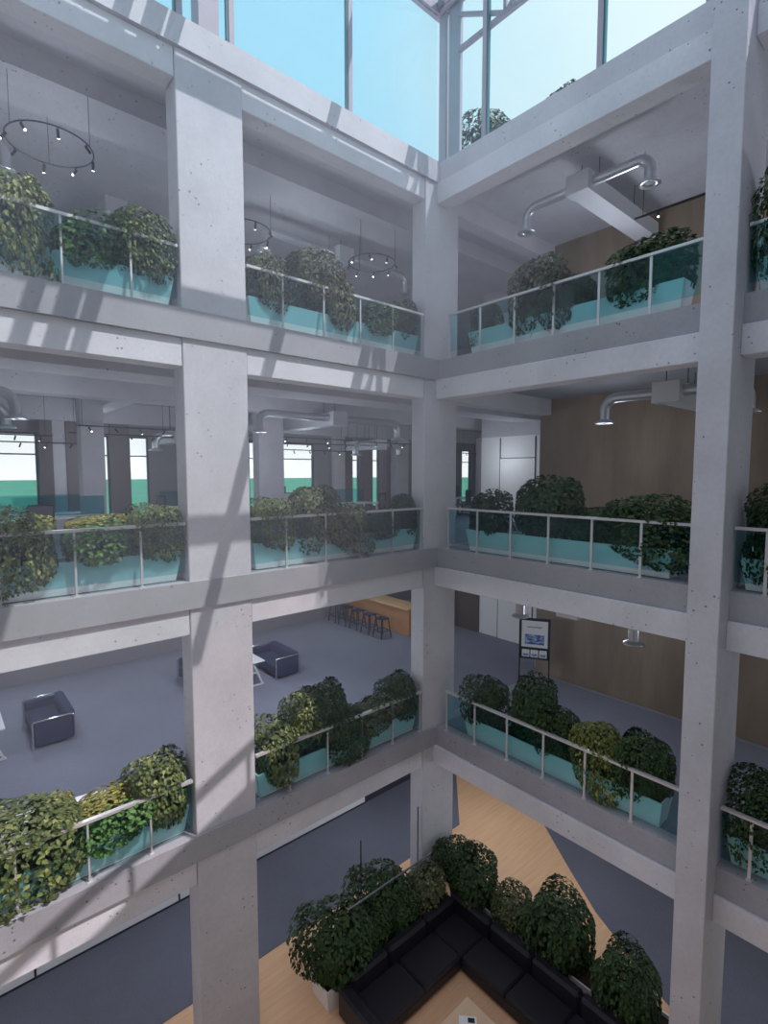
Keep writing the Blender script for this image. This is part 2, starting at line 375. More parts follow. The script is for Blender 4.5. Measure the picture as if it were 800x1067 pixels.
# edge truss seen at the top of the right side
lpart('bottom_chord',MB().bar((-.2,.42,20.2),(-.2,opp(0)-.2,20.2),.09),STEEL)
for a,b_ in (((-.2,.42,20.95),(-.2,1.62,20.24)),((-.2,1.66,20.2),(-.2,1.66,ZR-.1)),((-.2,1.7,20.24),(-.2,3.0,ZR-.1)),((-.2,3.0,ZR-.1),(-.2,4.3,20.24)),((-.2,4.3,20.2),(-.2,4.3,ZR-.1)),((-.2,4.3,20.24),(-.2,5.8,ZR-.1))):
    lpart('truss_web',MB().bar(a,b_,.075),STEEL)
lpart('hip',MB().bar((-.18,-.18,ZR),(1.5,1.6,21.9),.1),STEEL)
lpart('glass_wall',MB().box(-.1,14,-.175,-.155,Z[4],ZR-.12),GLASS_SKY)
lpart('glass_wall',MB().box(-.175,-.155,-.1,opp(0),Z[4],ZR-.12),GLASS_SKY)
lpart('glass_roof',MB().prism([(-.1,-.1),(14,-.1),(14,opp(14)),(-.1,opp(-.1))],21.32,21.34),GLASS_SKY)
# guard rail on the roof edge behind the viewer; its shadow falls on the left wing
gr=root('guard_rail','steel guard rail along the roof edge behind the viewer','railing',(0,0,Z[4]))
L=14*math.hypot(1,.36); dx,dy=1/math.hypot(1,.36),.36/math.hypot(1,.36)
gr.location=(0,opp(0),Z[4])
MB().bar((0,0,.66),(dx*L,dy*L,.66),.11,.10).build('top_rail',STEEL,gr)
for i in range(16): MB().bar((dx*(.3+.95*i),dy*(.3+.95*i),0),(dx*(.3+.95*i),dy*(.3+.95*i),.7),.06).build('post',STEEL,gr)

# ------------------------------------------------------------------ balcony railings
RG='glass balcony railings'
def railing(label, o, d, L, posts, k, lo=0.0, hi=0.0):
    """o origin on the slab, d unit direction along the edge"""
    r=root('balcony_railing',label,'railing',(o[0],o[1],Z[k]),0,RG)
    nx,ny=-d[1],d[0]
    def P(t,z,n=0): return (d[0]*t+nx*n,d[1]*t+ny*n,z)
    MB().bar(P(0,.985),P(L,.985),.075,.045).build('top_rail',RAILM,r)
    for t in posts:
        p=MB(); p.bar(P(t,0),P(t,.965),.028,.045); p.bar(P(t,0),P(t,.015),.08,.08); p.build('post',RAILM,r)
    e=[0]+list(posts)+[L] if posts[0]>.05 else list(posts)+([L] if posts[-1]<L-.05 else [])
    for a,b_ in zip(e[:-1],e[1:]):
        MB().bar(P(a+.018,.555),P(b_-.018,.555),.012,.81).build('glass_panel',GLASS,r)
for k in (1,2,3):
    railing('glass balcony railing on the %s right of the big column'%LV[k],(4.80,-.115),(-1,0),4.42,[.73,1.65,2.57,3.49,4.38],k)
    railing('glass balcony railing on the %s left of the big column'%LV[k],(10.42,-.115),(-1,0),4.42,[.95,1.87,2.79,3.71],k)
    railing('glass balcony railing on the %s of the right wing'%LV[k],(-.115,.27),(0,1),5.43,[.03,.9,1.8,2.7,3.61,4.51],k)
    railing('glass balcony railing on the %s right of the right column'%LV[k],(-.115,6.18),(0,1),5.5,[.42,1.32,2.2,3.1,4.0],k)

# ------------------------------------------------------------------ planters
def planter(label, x0,x1,y0,y1,z,h,fl=.07,axis='x',mat=None,grp='long white planters along the balconies'):
    r=root('planter',label,'planter',((x0+x1)/2,(y0+y1)/2,z),0,grp)
    hx,hy=(x1-x0)/2,(y1-y0)/2
    def ring(ax,ay,zz): return [(-hx+ax,-hy+ay,zz),(hx-ax,-hy+ay,zz),(hx-ax,hy-ay,zz),(-hx+ax,hy-ay,zz)]
    tx,ty=fl*1.3,fl
    rings=[ring(tx,ty,0.0),ring(0,0,h),ring(.035,.035,h),ring(.04,.04,h-.08)]
    m=MB(); vs=[v for q in rings for v in q]; fs=[(3,2,1,0)]
    for i in range(3):
        for j in range(4): fs.append((i*4+j,i*4+(j+1)%4,(i+1)*4+(j+1)%4,(i+1)*4+j))
    m.add(vs,fs); m.build('trough',mat or PLANT_W,r)
    s=MB(); s.add(ring(.04,.04,h-.07),[(0,1,2,3)]); s.build('soil',SOIL,r)
    return r
for k in (1,2,3):
    planter('long white planter on the %s right of the big column'%LV[k],.42,4.72,-.74,-.20,Z[k]+.014,.5)
    planter('long white planter on the %s left of the big column'%LV[k],6.03,10.35,-.74,-.20,Z[k]+.014,.5)
    planter('long white planter on the %s of the right wing'%LV[k],-.76,-.22,.74,5.26,Z[k]+.014,.5)
    planter('long white planter on the %s right of the right column'%LV[k],-.76,-.22,6.24,11.0,Z[k]+.014,.5)

# ------------------------------------------------------------------ shrubs
def foliage_mesh(name, n, leaf, seed, droop=.35, low=.5):
    rnd=random.Random(seed); v=[];f=[];tone=[]
    lump=[(Vector((rnd.gauss(0,1),rnd.gauss(0,1),rnd.gauss(0,.8))).normalized(),rnd.uniform(.05,.16)) for _ in range(16)]
    for i in range(n):
        d=Vector((rnd.gauss(0,1),rnd.gauss(0,1),rnd.gauss(.05,1))).normalized()
        d=(Vector((math.copysign(abs(d.x)**.8,d.x),math.copysign(abs(d.y)**.8,d.y),math.copysign(abs(d.z)**.8,d.z))))
        rr=.41+sum(a*max(0,d.dot(u)-.72)/.28 for u,a in lump)*.55
        rr*=(1-.55*rnd.random()**2.6)
        p=d*rr
        # hanging skirt: lower leaves spill downwards
        if p.z<0: p.z*=1.0+.12*rnd.random()
        nrm=(d*.9+Vector((rnd.gauss(0,.45),rnd.gauss(0,.45),.55+rnd.gauss(0,.35)))).normalized()
        tip=(d*.6+Vector((rnd.gauss(0,.55),rnd.gauss(0,.55),-droop-.25+rnd.gauss(0,.35))))
        tip=(tip-nrm*tip.dot(nrm))
        if tip.length<1e-3: continue
        tip.normalize(); side=nrm.cross(tip)
        l=leaf*rnd.uniform(.7,1.25); w=l*.36; o=len(v)
        v+= [p-tip*l*.5, p-tip*l*.12+side*w+nrm*l*.06, p-tip*l*.05-nrm*l*.03, p-tip*l*.12-side*w+nrm*l*.06,
             p+tip*l*.22+side*w*.62-nrm*l*.02, p+tip*l*.22-side*w*.62-nrm*l*.02, p+tip*l*.6-nrm*l*.14]
        f+= [(o,o+2,o+1),(o,o+3,o+2),(o+1,o+2,o+4),(o+2,o+3,o+5),(o+2,o+6,o+4),(o+2,o+5,o+6)]
        tone+= [min(1,max(0,rnd.gauss(.45,.24)))]*7
    me=bpy.data.meshes.new(name); me.from_pydata([tuple(q) for q in v],[],f)
    at=me.attributes.new('tone','FLOAT','POINT'); at.data.foreach_set('value',tone)
    me.materials.append(LEAF['dark']); me.update()
    return me
BIG=[foliage_mesh('foliage_big%d'%i,3600,.072,20+i) for i in range(3)]
FINE=[foliage_mesh('foliage_fine%d'%i,4600,.054,40+i) for i in range(2)]
BROAD=[foliage_mesh('foliage_broad%d'%i,5200,.056,60+i,.5) for i in range(2)]
HED=[foliage_mesh('foliage_low%d'%i,2200,.085,80+i) for i in range(2)]
stem_mb=MB()
for a in range(5):
    t=a*1.3; stem_mb.tube([(.02*math.cos(t),.02*math.sin(t),0),(.06*math.cos(t),.06*math.sin(t),.3),(.16*math.cos(t),.16*math.sin(t),.62)],[.014,.011,.006],6)
stem0=stem_mb.build('stem',BARK); stem_me=stem0.data; bpy.data.objects.remove(stem0)
def shrub(label, x,y,zc,w,d,h, zbase, tone, kind, grp, rz=None):
    r=root('shrub',label,'shrub',(x,y,zbase),0,grp)
    me=random.choice(kind); o=bpy.data.objects.new('foliage',me); COL.objects.link(o); o.parent=r
    o.location=(0,0,zc-zbase); o.scale=(w*1.02,d*1.02,h*1.02)
    o.material_slots[0].link='OBJECT'; o.material_slots[0].material=LEAF[tone]
    s=bpy.data.objects.new('stem',stem_me); COL.objects.link(s); s.parent=r; s.scale=(w,d,max(.2,(zc-zbase+.1*h)/.62))
    return r
SG={1:'shrubs in the lowest balcony planters',2:'shrubs in the middle balcony planters',3:'shrubs in the top balcony planters'}
WH={'A':'left of the big column','B':'right of the big column','R':'on the right wing','S':'right of the right column'}
# level, bay, position along the edge, centre height, width, height, tone, kind, words
SH=[
(3,'A',8.15,14.18,.85,1.30,'mid',BIG,'bushy yellow-tipped shrub cut by the frame'),
(3,'A',6.52,14.34,1.0,1.12,'mid',FINE,'round olive shrub next to the column'),
(3,'A',7.25,14.15,.95,.75,'bright',HED,'low bright green shrub behind the glass'),
(3,'B',4.28,14.28,.85,1.10,'olive',FINE,'olive shrub against the column'),
(3,'B',3.20,14.62,1.15,1.15,'olive',FINE,'tall olive shrub, biggest of the row'),
(3,'B',2.70,14.25,.95,1.05,'olive',BIG,'olive shrub spilling over beside the tallest'),
(3,'B',1.65,14.10,1.1,.75,'bright',HED,'low green hedge shrub behind the glass'),
(3,'B',.72,14.36,.75,.95,'olive',FINE,'grey-green shrub next to the corner'),
(2,'A',8.28,9.72,1.05,1.08,'mid',BROAD,'broad-leaved shrub spilling over the rail'),
(2,'A',6.46,9.78,.92,.98,'mid',FINE,'rounded shrub next to the column'),
(2,'A',7.30,9.68,1.0,.72,'bright',HED,'low bright green shrub behind the glass'),
(2,'B',4.28,9.78,.92,1.04,'mid',FINE,'shrub against the column'),
(2,'B',3.20,9.95,1.2,1.30,'olive',FINE,'tallest round shrub'),
(2,'B',2.50,9.60,1.1,.9,'olive',BIG,'low spreading shrub beside the tallest'),
(2,'B',1.55,9.56,1.1,.62,'dark',HED,'low dark shrub behind the glass'),
(2,'B',.68,9.76,.72,1.02,'dark',BIG,'dark shrub beside the corner column'),
(1,'A',8.35,5.26,1.75,1.42,'mid',BROAD,'huge broad-leaved shrub hanging over the rail'),
(1,'A',7.22,5.06,1.0,.62,'bright',HED,'low bright green shrub behind the glass'),
(1,'A',6.46,5.32,1.0,1.22,'mid',BIG,'rounded shrub next to the column'),
(1,'B',4.22,5.20,1.0,1.25,'mid',BIG,'sunlit shrub against the column'),
(1,'B',3.52,5.66,.85,1.15,'mid',BIG,'tall sunlit shrub'),
(1,'B',2.92,5.50,.98,1.5,'dark',BIG,'tallest dark shrub'),
(1,'B',2.38,5.08,1.05,1.05,'dark',BROAD,'low dark shrub leaning over the rail'),
(1,'B',1.68,5.14,1.1,.72,'olive',HED,'low olive shrub'),
(1,'B',.82,5.34,.98,1.1,'dark',BIG,'dark round shrub beside the corner column'),
(3,'R',.98,14.12,.7,.95,'olive',FINE,'small grey shrub by the corner'),
(3,'R',2.42,14.40,1.3,1.45,'olive',BIG,'large grey-green shrub'),
(3,'R',3.10,14.10,.95,1.0,'dark',BIG,'dark shrub behind the glass'),
(3,'R',4.62,14.28,1.5,1.10,'dark',BIG,'wide dark shrub next to the right column'),
(2,'R',1.16,9.76,1.05,1.10,'dark',BIG,'small dark shrub by the corner'),
(2,'R',2.60,10.02,1.5,1.22,'dark',BIG,'wide dark shrub before the white wall'),
(2,'R',3.66,9.74,1.0,.70,'dark',HED,'low dark shrub behind the rail'),
(2,'R',4.68,9.76,1.65,1.12,'dark',BROAD,'wide leafy shrub next to the right column'),
(1,'R',1.22,5.36,1.0,1.10,'dark',BIG,'dark shrub by the corner'),
(1,'R',2.40,5.52,1.02,1.46,'dark',BIG,'tallest dark shrub below the sign stand'),
(1,'R',3.10,5.30,.8,1.05,'dark',BIG,'small dark shrub beside the tallest'),
(1,'R',3.92,5.20,1.06,1.3,'yellow_shaded',BROAD,'yellow-green shrub'),
(1,'R',4.82,5.36,1.06,1.15,'dark',BIG,'dark round shrub next to the right column'),
(3,'S',6.72,14.36,1.0,1.5,'dark',BIG,'tall dark shrub'),
(2,'S',6.80,9.88,1.2,1.42,'dark',FINE,'dense dark shrub'),
(1,'S',6.90,5.52,1.3,1.32,'dark',FINE,'dense dark shrub'),
]
for k,bay,t,zc,w,h,tone,kind,words in SH:
    dep=min(w,1.0)*.95 if bay in 'AB' else min(w,.95)*.9
    y=(-.45 if bay in 'AB' else -.54) if kind is not HED else -.50
    lab='%s on the %s %s'%(words,LV[k],WH[bay])
    if bay in 'AB': shrub(lab,t,y,zc,w,dep,h,Z[k]+.44,tone,kind,SG[k])
    else: shrub(lab,y,t,zc,dep,w,h,Z[k]+.44,tone,kind,SG[k])
# small yellow shrubs behind the big ones
for k,x,zc,w,h,words in ((3,8.0,14.62,.7,.5,'yellow shrub tips'),(1,8.0,5.52,.55,.45,'small yellow shrub'),(1,7.22,5.36,1.05,.42,'low yellow-green shrub'),(2,7.2,9.98,1.1,.3,'low yellow shrub'),(2,8.15,9.92,.6,.4,'small yellow-green shrub')):
    shrub('%s rising behind the rail on the %s left of the big column'%(words,LV[k]),x,-.62,zc,w,.5,h,Z[k]+.44,'yellow',HED,SG[k])
# ground level planters and hedge around the sofa
planter('low white planter box behind the left run of the sofa',.25,3.75,.02,.66,.002,.48,.05,grp='low white planters around the sofa')
planter('low white planter box behind the right run of the sofa',-.95,-.25,.7,5.6,.002,.48,.05,grp='low white planters around the sofa')
GB=[(3.22,.30,.95,1.42,1.45,'dark',BIG,'big round shrub at the left end of the sofa hedge'),
(1.72,.02,.98,1.3,1.25,'dark',BIG,'round shrub in front of the grey carpet in the sofa hedge'),
(2.40,.42,.85,.9,1.0,'dark',FINE,'smaller shrub between the two left bushes of the sofa hedge'),
(1.62,.50,.85,.9,1.1,'dark',FINE,'shrub directly behind the left sofa back'),
(.72,.34,.80,1.0,.95,'olive',BIG,'olive shrub near the corner of the sofa hedge'),
(-.42,.48,1.02,.95,1.0,'dark',BIG,'shrub at the foot of the corner column'),
(-.30,.95,.95,1.2,1.2,'dark',BIG,'broad shrub behind the corner of the sofa'),
(-.42,2.0,.80,.95,.85,'olive',BIG,'low olive shrub behind the right sofa back'),
(-.62,2.75,.75,.8,.8,'olive',HED,'small olive shrub left of the large right bush'),
(-.58,3.22,.98,1.45,1.6,'dark',BIG,'large round shrub right of the sofa'),
(-.45,4.72,.92,1.2,1.45,'dark',BIG,'shrub at the foot of the right column')]
for x,y,zc,w,h,tone,kind,words in GB: shrub(words,x,y,zc,w,w*.95,h,.42,tone,kind,'hedge shrubs around the sofa')
for x,y,z,w,h,words in ((-1.3,.42,18.55,1.05,1.3,'round shrub on the roof seen through the lantern glass near the corner'),(-1.6,2.3,18.35,.9,1.2,'shrub tip on the roof showing just over the right wing edge')):
    shrub(words,x,y,z,w,w,h,Z[4],'dark',BIG,'roof garden shrubs')

# ------------------------------------------------------------------ ground level furniture
so=root('sectional_sofa','black leather L-shaped sectional sofa on the wood floor inside the hedge','sofa',(0,0,0))
MB().bevbox(.26,3.36,.95,1.80,.06,.30,.03).build('base',BLACKL,so)
MB().bevbox(.26,1.04,1.80,5.6,.06,.30,.03).build('base',BLACKL,so)
for a,b_ in ((1.05,2.14),(2.15,3.32)): MB().bevbox(a,b_,.98,1.82,.29,.43,.04).build('seat_cushion',BLACKL,so)
MB().bevbox(.28,1.04,.98,1.82,.29,.43,.04).build('seat_cushion',BLACKL,so)
for a,b_ in ((1.83,2.93),(2.94,4.03),(4.04,5.13),(5.14,5.6)): MB().bevbox(.28,1.06,a,b_,.29,.43,.04).build('seat_cushion',BLACKL,so)
for a,b_ in ((.30,1.24),(1.25,2.38),(2.39,3.36)): MB().bevbox(a,b_,.76,1.0,.10,.78,.06).build('back_cushion',BLACKL,so)
for a,b_ in ((.78,1.95),(1.96,3.02),(3.03,4.1),(4.11,5.15),(5.16,5.6)): MB().bevbox(.05,.29,a,b_,.10,.78,.06).build('back_cushion',BLACKL,so)
MB().bevbox(3.33,3.60,.80,1.86,.06,.62,.05).build('armrest',BLACKL,so)
t=root('coffee_table','low light wood coffee table in front of the black sofa','table',(2.35,3.2,0))
MB().bevbox(-.75,.75,-.75,.75,.33,.38,.008).build('tabletop',TABLEWOOD,t)
for sx in(-1,1):
    for sy in (-1,1): MB().box(sx*.64-.03,sx*.64+.03,sy*.64-.03,sy*.64+.03,0,.33).build('leg',TABLEWOOD,t)
bk=root('magazine','black and white magazine lying on the coffee table','magazine',(2.0,2.80,.382),.75)
MB().box(-.13,.13,-.17,.17,0,.012).build('cover',WHITE,bk)
q=MB(); q.box(-.10,-.01,.0,.13,.012,.014); q.box(.03,.10,.05,.13,.012,.014); q.build('print',BLACKM,bk)
fr=root('rail_bar','thin grey steel rail crossing in front of the sofa hedge','rail',(0,.45,0))
gs=plain('grey_steel_rail',(.22,.24,.28),.35,.6)
MB().bar((.57,0,1.72),(3.03,0,1.72),.03).build('bar',gs,fr)
for x in (.92,2.83): MB().tube([(x,0,1.71),(x,-.10,.6),(x,-.16,.0)],.010,8).build('leg',gs,fr)
for x,y,h,lab in ((2.26,-.12,2.53,'thin black pole before the grey carpet behind the sofa hedge'),(.45,-.12,2.53,'thin black pole before the corner column behind the sofa hedge')):
    r=root('pole',lab,'pole',(x,y,.013),0,'thin black poles')
    MB().tube([(0,0,0),(0,0,h)],.014,8).build('rod',BLACKM,r); MB().lathe(0,0,[(.0,.02),(.09,.02),(.09,0)],14).build('base',BLACKM,r)

# ------------------------------------------------------------------ lowest balcony furniture
def armchair(label,x,y,rz=0):
    r=root('armchair',label,'armchair',(x,y,Z[1]+.013),rz,'navy armchairs with chrome frames')
    # local: front to +x, width along y
    MB().bevbox(-.36,.40,-.70,.70,.10,.42,.04).build('seat',NAVY,r)
    MB().bevbox(-.44,-.22,-.74,.74,.10,.72,.05).build('backrest',NAVY,r)
    for s in (-1,1):
        MB().bevbox(-.40,.40,s*.72-.06,s*.72+.06,.06,.64,.03).build('arm_panel',NAVY,r)
        yy=s*.80
        MB().tube([(.42,yy,0),(.42,yy,.62),(.40,yy,.66),(-.30,yy,.66),(-.38,yy,.645),(-.42,yy,.58),(-.42,yy,0)],.021,8).build('frame',CHROME,r)
    return r
A1=armchair('navy armchair with chrome frame left of the big column',7.28,-6.0)
A2=armchair('navy armchair with chrome frame seen right of the big column',1.10,-5.95)
A3=armchair('navy armchair mostly hidden behind the big column',3.30,-6.5)
def trestle(label,x,y):
    r=root('trestle_table',label,'table',(x,y,Z[1]+.013),0,'white trestle tables')
    MB().bevbox(-.62,.62,-.82,.82,.71,.75,.008).build('tabletop',WHITE,r)
    for s in (-1,1):
        m=MB(); yy=s*.72
        m.bar((-.58,yy,.02),(-.28,yy,.71),.05); m.bar((.58,yy,.02),(.28,yy,.71),.05); m.bar((-.62,yy,.02),(.62,yy,.02),.04); m.bar((-.42,yy,.40),(.42,yy,.40),.035)
        m.build('trestle_leg',WHITE,r)
trestle('white trestle table cut by the left edge of the frame',8.82,-5.95)
trestle('white trestle table peeping out right of the big column',2.52,-5.95)
t=root('bench_table','pale low table behind the planter on the lowest balcony','table',(8.1,-1.05,Z[1]+.013),-.12)
MB().bevbox(-.95,.92,-.36,.36,.66,.74,.01).build('tabletop',plain('pale_laminate',(.62,.62,.63),.5),t)
for sx in (-.85,.82):
    for sy in (-.3,.3): MB().box(sx-.03,sx+.03,sy-.03,sy+.03,0,.66).build('leg',WHITE,t)
bc=root('bar_counter','orange wood bar counter behind the row of stools','counter',(-4.85,-7.6,Z[1]+.013))
MB().bevbox(-.35,.35,-2.0,2.0,0,1.04,.01).build('body',BARWOOD,bc)
MB().bevbox(-.42,.48,-2.05,2.05,1.04,1.10,.01).build('worktop',wood_mat('bar_top',(.60,.38,.18),(.68,.46,.24)),bc)
def stool(label,x,y):
    r=root('bar_stool',label,'stool',(x,y,Z[1]+.013),0,'bar stools at the counter')
    MB().bevbox(-.20,.20,-.20,.20,.72,.77,.015).build('seat',NAVY,r)
    for sx in (-1,1):
        for sy in (-1,1): MB().bar((sx*.25,sy*.25,0),(sx*.17,sy*.17,.72),.032).build('leg',STEELD,r)
    m=MB()
    for a,b_ in (((-.22,-.22,.28),(.22,-.22,.28)),((-.22,.22,.28),(.22,.22,.28)),((-.22,-.22,.28),(-.22,.22,.28)),((.22,-.22,.28),(.22,.22,.28))): m.bar(a,b_,.022)
    m.build('footrest',STEELD,r)
    MB().tube([(.17,-.18,.77),(.21,-.19,.93),(.22,0,.95),(.21,.19,.93),(.17,.18,.77)],.016,7).build('backrest',STEELD,r)
for i,y in enumerate((-6.25,-7.0,-7.75,-8.5,-9.2)):
    stool(['nearest','second','third','fourth','farthest'][i]+' bar stool of the row at the orange counter',-3.68,y)
st=root('sign_stand','black floor stand with a poster and three leaflets before the brown wall','sign stand',(-4.33,.02,Z[1]+.013),math.atan2(.44,.87)*-0+math.radians(30))
# local: faces +x, width along y
for s in (-1,1):
    m=MB(); m.box(-.02,.02,s*.43-.02,s*.43+.02,0,1.94); m.build('upright',BLACKM,st)
    MB().box(-.22,.22,s*.43-.03,s*.43+.03,0,.03).build('foot',BLACKM,st)
MB().box(-.02,.02,-.41,.41,.10,.14).build('crossbar',BLACKM,st)
MB().box(-.025,.025,-.45,.45,1.90,1.95).build('top_bar',BLACKM,st)
MB().box(-.015,.0,-.41,.41,.72,1.90).build('back_panel',BLACKM,st)
po=MB().box(0,.008,-.38,.38,1.06,1.87).build('poster',WHITE,st)
m,nt,b=new_mat('poster_picture'); nt.links.new(noise_col(nt,5,(.02,.05,.30),(.55,.70,.85),.42,.66,5),b.inputs['Base Color'])
pp=MB(); pp.box(.008,.011,-.28,.28,1.15,1.45); pp.build('picture',m,po)
pp=MB()
for i in range(9): pp.box(.008,.011,-.21+.048*i,-.21+.048*i+.034,1.66,1.70)
pp.build('heading',plain('grey_print',(.25,.25,.27),.6),po)
for i in range(3):
    l=MB().box(0,.02,-.36+.25*i,-.14+.25*i,.76,.98).build('leaflet',WHITE,st)
    MB().box(.02,.022,-.33+.25*i,-.17+.25*i,.79,.86).build('print',m,l)
MB().box(0,.04,-.41,.41,.71,.76).build('leaflet_tray',BLACKM,st)

# ------------------------------------------------------------------ middle balcony office
def desk(label,x,y,rz=0,w=1.6,screens=True):
    r=root('office_desk',label,'desk',(x,y,Z[2]+.013),rz,'white office desks with teal screens')
    MB().bevbox(-w/2,w/2,-.4,.4,.70,.74,.008).build('desktop',WHITE,r)
    for s in (-1,1):
        m=MB(); m.box(s*(w/2-.06)-.025,s*(w/2-.06)+.025,-.36,-.31,0,.70); m.box(s*(w/2-.06)-.025,s*(w/2-.06)+.025,.31,.36,0,.70); m.box(s*(w/2-.06)-.025,s*(w/2-.06)+.025,-.31,.31,.02,.06); m.build('leg',WHITE,r)
    if screens: MB().box(-w/2,w/2,-.42,-.40,.72,1.22).build('privacy_screen',SCREEN,r)
    return r
def office_chair(label,x,y,rz):
    r=root('office_chair',label,'chair',(x,y,Z[2]+.013),rz,'grey mesh office chairs')
    m=MB()
    for i in range(5):
        a=i*2*PI/5; m.bar((0,0,.09),(.30*math.cos(a),.30*math.sin(a),.06),.04)
    m.build('base',BLACKM,r); MB().tube([(0,0,.06),(0,0,.42)],.03,8).build('gas_lift',BLACKM,r)
    MB().bevbox(-.24,.24,-.24,.24,.42,.50,.03).build('seat',MESHG,r)
    b_=MB(); b_.bevbox(-.25,.25,.23,.27,.56,1.06,.02); b_.build('backrest',MESHG,r)
    f=MB(); f.tube([(-.24,.26,.54),(-.27,.27,1.0),(-.23,.27,1.08),(.23,.27,1.08),(.27,.27,1.0),(.24,.26,.54),(-.24,.26,.54)],.02,7); f.build('back_frame',BLACKM,r)
    for s in (-1,1): MB().bar((s*.28,-.12,.66),(s*.28,.12,.66),.04,.025).build('armrest',BLACKM,r)
desk('white desk with teal screen behind the broad-leaved shrub',6.7,-6.28,0,2.0)
desk('white desk with teal screen farther back near the wide window',7.0,-7.6,0,2.0)
office_chair('grey mesh office chair turned away in front of the teal screens',7.3,-5.75,0)
office_chair('grey office chair at the right end of the teal screens',5.9,-7.0,2.8)
desk('small white desk behind the rounded shrub beside the big column',3.0,-8.2,0,1.3)
office_chair('office chair left of the small white desk beside the big column',3.95,-8.3,1.8)
desk('white desk with teal screen near the corner column',-2.3,-6.2,.1,1.8)
office_chair('grey office chair at the desk near the corner column',-2.75,-5.5,.4)
desk('white desk glimpsed right of the corner column',-8.2,-6.4,0,1.2)
office_chair('pale office chair glimpsed right of the corner column',-7.9,-5.9,.3)
cb=root('cabinet','white low cabinet under the wide window by the corner','cabinet',(-.3,-8.2,Z[2]+.013))
MB().bevbox(-.7,.7,-.25,.25,.0,1.06,.01).build('body',WHITE,cb)
for s in (-1,1):
    d=MB().box(s*.345-.335,s*.345+.335,.25,.27,.08,1.03).build('door',WHITE,cb); MB().box(s*.08-.01,s*.08+.01,.27,.29,.5,.66).build('handle',CHROME,d)
MB().box(-.7,.7,-.25,.25,1.06,1.09).build('top',plain('green_top',(.03,.16,.12),.5),cb)
for i,(x,c) in enumerate(((.05,(.55,.33,.22)),(-.03,(.55,.42,.36)),(-.12,(.50,.30,.20)))):
    f=root('folder','%s upright folder on the white cabinet'%('leftmost','middle','rightmost')[i].replace('leftmost','tan left-hand').replace('middle','pale middle').replace('rightmost','brown right-hand'),'folder',(x,-8.2,Z[2]+1.104),0,'folders on the cabinet')
    MB().box(-.03,.03,-.13,.13,0,.32).build('cover',plain('folder%d'%i,c,.6),f)
bx=tag(MB().bevbox(-.62,-.28,-8.35,-8.05,Z[2]+1.104,Z[2]+1.34,.01).build('storage_box',plain('grey_box',(.20,.19,.22),.7)),'grey storage box beside the folders on the white cabinet','box')
nv=root('lounge_chair','navy lounge chair behind the wide leafy shrub on the middle balcony of the right wing','armchair',(-4.45,4.85,Z[2]+.013))
MB().bevbox(-.4,.4,-.6,.6,.10,.45,.04).build('seat',NAVY,nv); MB().bevbox(-.5,-.3,-.6,.6,.10,1.0,.05).build('backrest',NAVY,nv)
for s in (-1,1): MB().tube([(.38,s*.62,0),(.38,s*.62,.62),(-.4,s*.62,.62),(-.4,s*.62,0)],.016,8).build('frame',CHROME,nv)

# ------------------------------------------------------------------ ventilation ducts
DG='galvanised ceiling ducts'
def duct(label, k, x,y, ax, arms, trunk, z=3.40, drop=.50):
    """k floor level; x,y where trunk begins; ax direction (unit) of the trunk; arms lengths either side"""
    r=root('ventilation_duct',label,'duct',(x,y,Z[k]),0,DG)
    px,py=-ax[1],ax[0]
    m=MB(); a=Vector((0,0,z-.02)); e=a+Vector((ax[0],ax[1],0))*trunk
    m.bar(a-Vector((ax[0],ax[1],0))*.22,e,.46,.36)
    m.build('trunk',DUCTW,r)
    c=MB(); c.bar((-ax[0]*.26,-ax[1]*.26,z-.02),(ax[0]*.02,ax[1]*.02,z-.02),.50,.40); c.build('end_box',DUCTW,r)
    for s,L_ in arms:
        pts=[]; 
        for t in (0.2,L_-.25): pts.append((px*t*s,py*t*s,z))
        for q in range(1,7):
            an=q*PI/12; t=L_-.25+.25*math.sin(an); pts.append((px*t*s,py*t*s,z-.25*(1-math.cos(an))))
        pts.append((px*L_*s,py*L_*s,z-drop))
        MB().tube(pts,.105,14).build('pipe',DUCT,r)
        f=MB(); n=18; cx,cy=px*L_*s,py*L_*s
        f.lathe(cx,cy,[(.105,z-drop+.06),(.20,z-drop+.01),(.20,z-drop-.02),(.09,z-drop-.02),(.09,z-drop+.05)],n); f.build('diffuser',DUCT,r)
    for t in (.3,trunk*.6):
        for s in (-1,1):
            MB().bar((ax[0]*t+px*.2*s,ax[1]*t+py*.2*s,z+.15),(ax[0]*t+px*.2*s,ax[1]*t+py*.2*s,Z[k+1]-T-Z[k]),.012).build('hanger',BLACKM,r)
duct('ceiling duct with two elbow outlets over the top balcony of the right wing',3,-1.55,2.72,(-1,0),[(1,1.38),(-1,1.38)],3.3)
duct('ceiling duct with elbow outlets over the middle balcony of the right wing',2,-1.75,4.55,(-1,0),[(1,1.30),(-1,1.30)],3.1)
duct('ceiling duct over the lowest balcony of the right wing with outlets showing below the beam',1,-1.35,2.86,(-1,0),[(1,1.34),(-1,1.34)],3.3)
for k,y in ((3,-3.55),(2,-3.9)):
    duct('ceiling duct over the %s between the big left column and the corner'%LV[k],k,.15,y,(0,-1),[(1,2.45),(-1,2.45)],4.5)
    duct('ceiling duct over the %s at the left edge of the frame'%LV[k],k,10.3,y,(0,-1),[(1,2.45),(-1,2.45)],4.5 if k==3 else 2.0)
duct('ceiling duct far back on the middle balcony at the left edge of the frame',2,10.2,-6.55,(0,-1),[(1,2.45),(-1,2.45)],2.5)
duct('small ceiling duct before the tall window beside the big column',2,3.3,-7.6,(0,-1),[(1,.75),(-1,.75)],1.6,2.95,.45)
duct('small ceiling duct before the narrow windows near the corner',2,-4.3,-7.2,(0,-1),[(1,1.1),(-1,1.1)],1.8,2.95,.45)

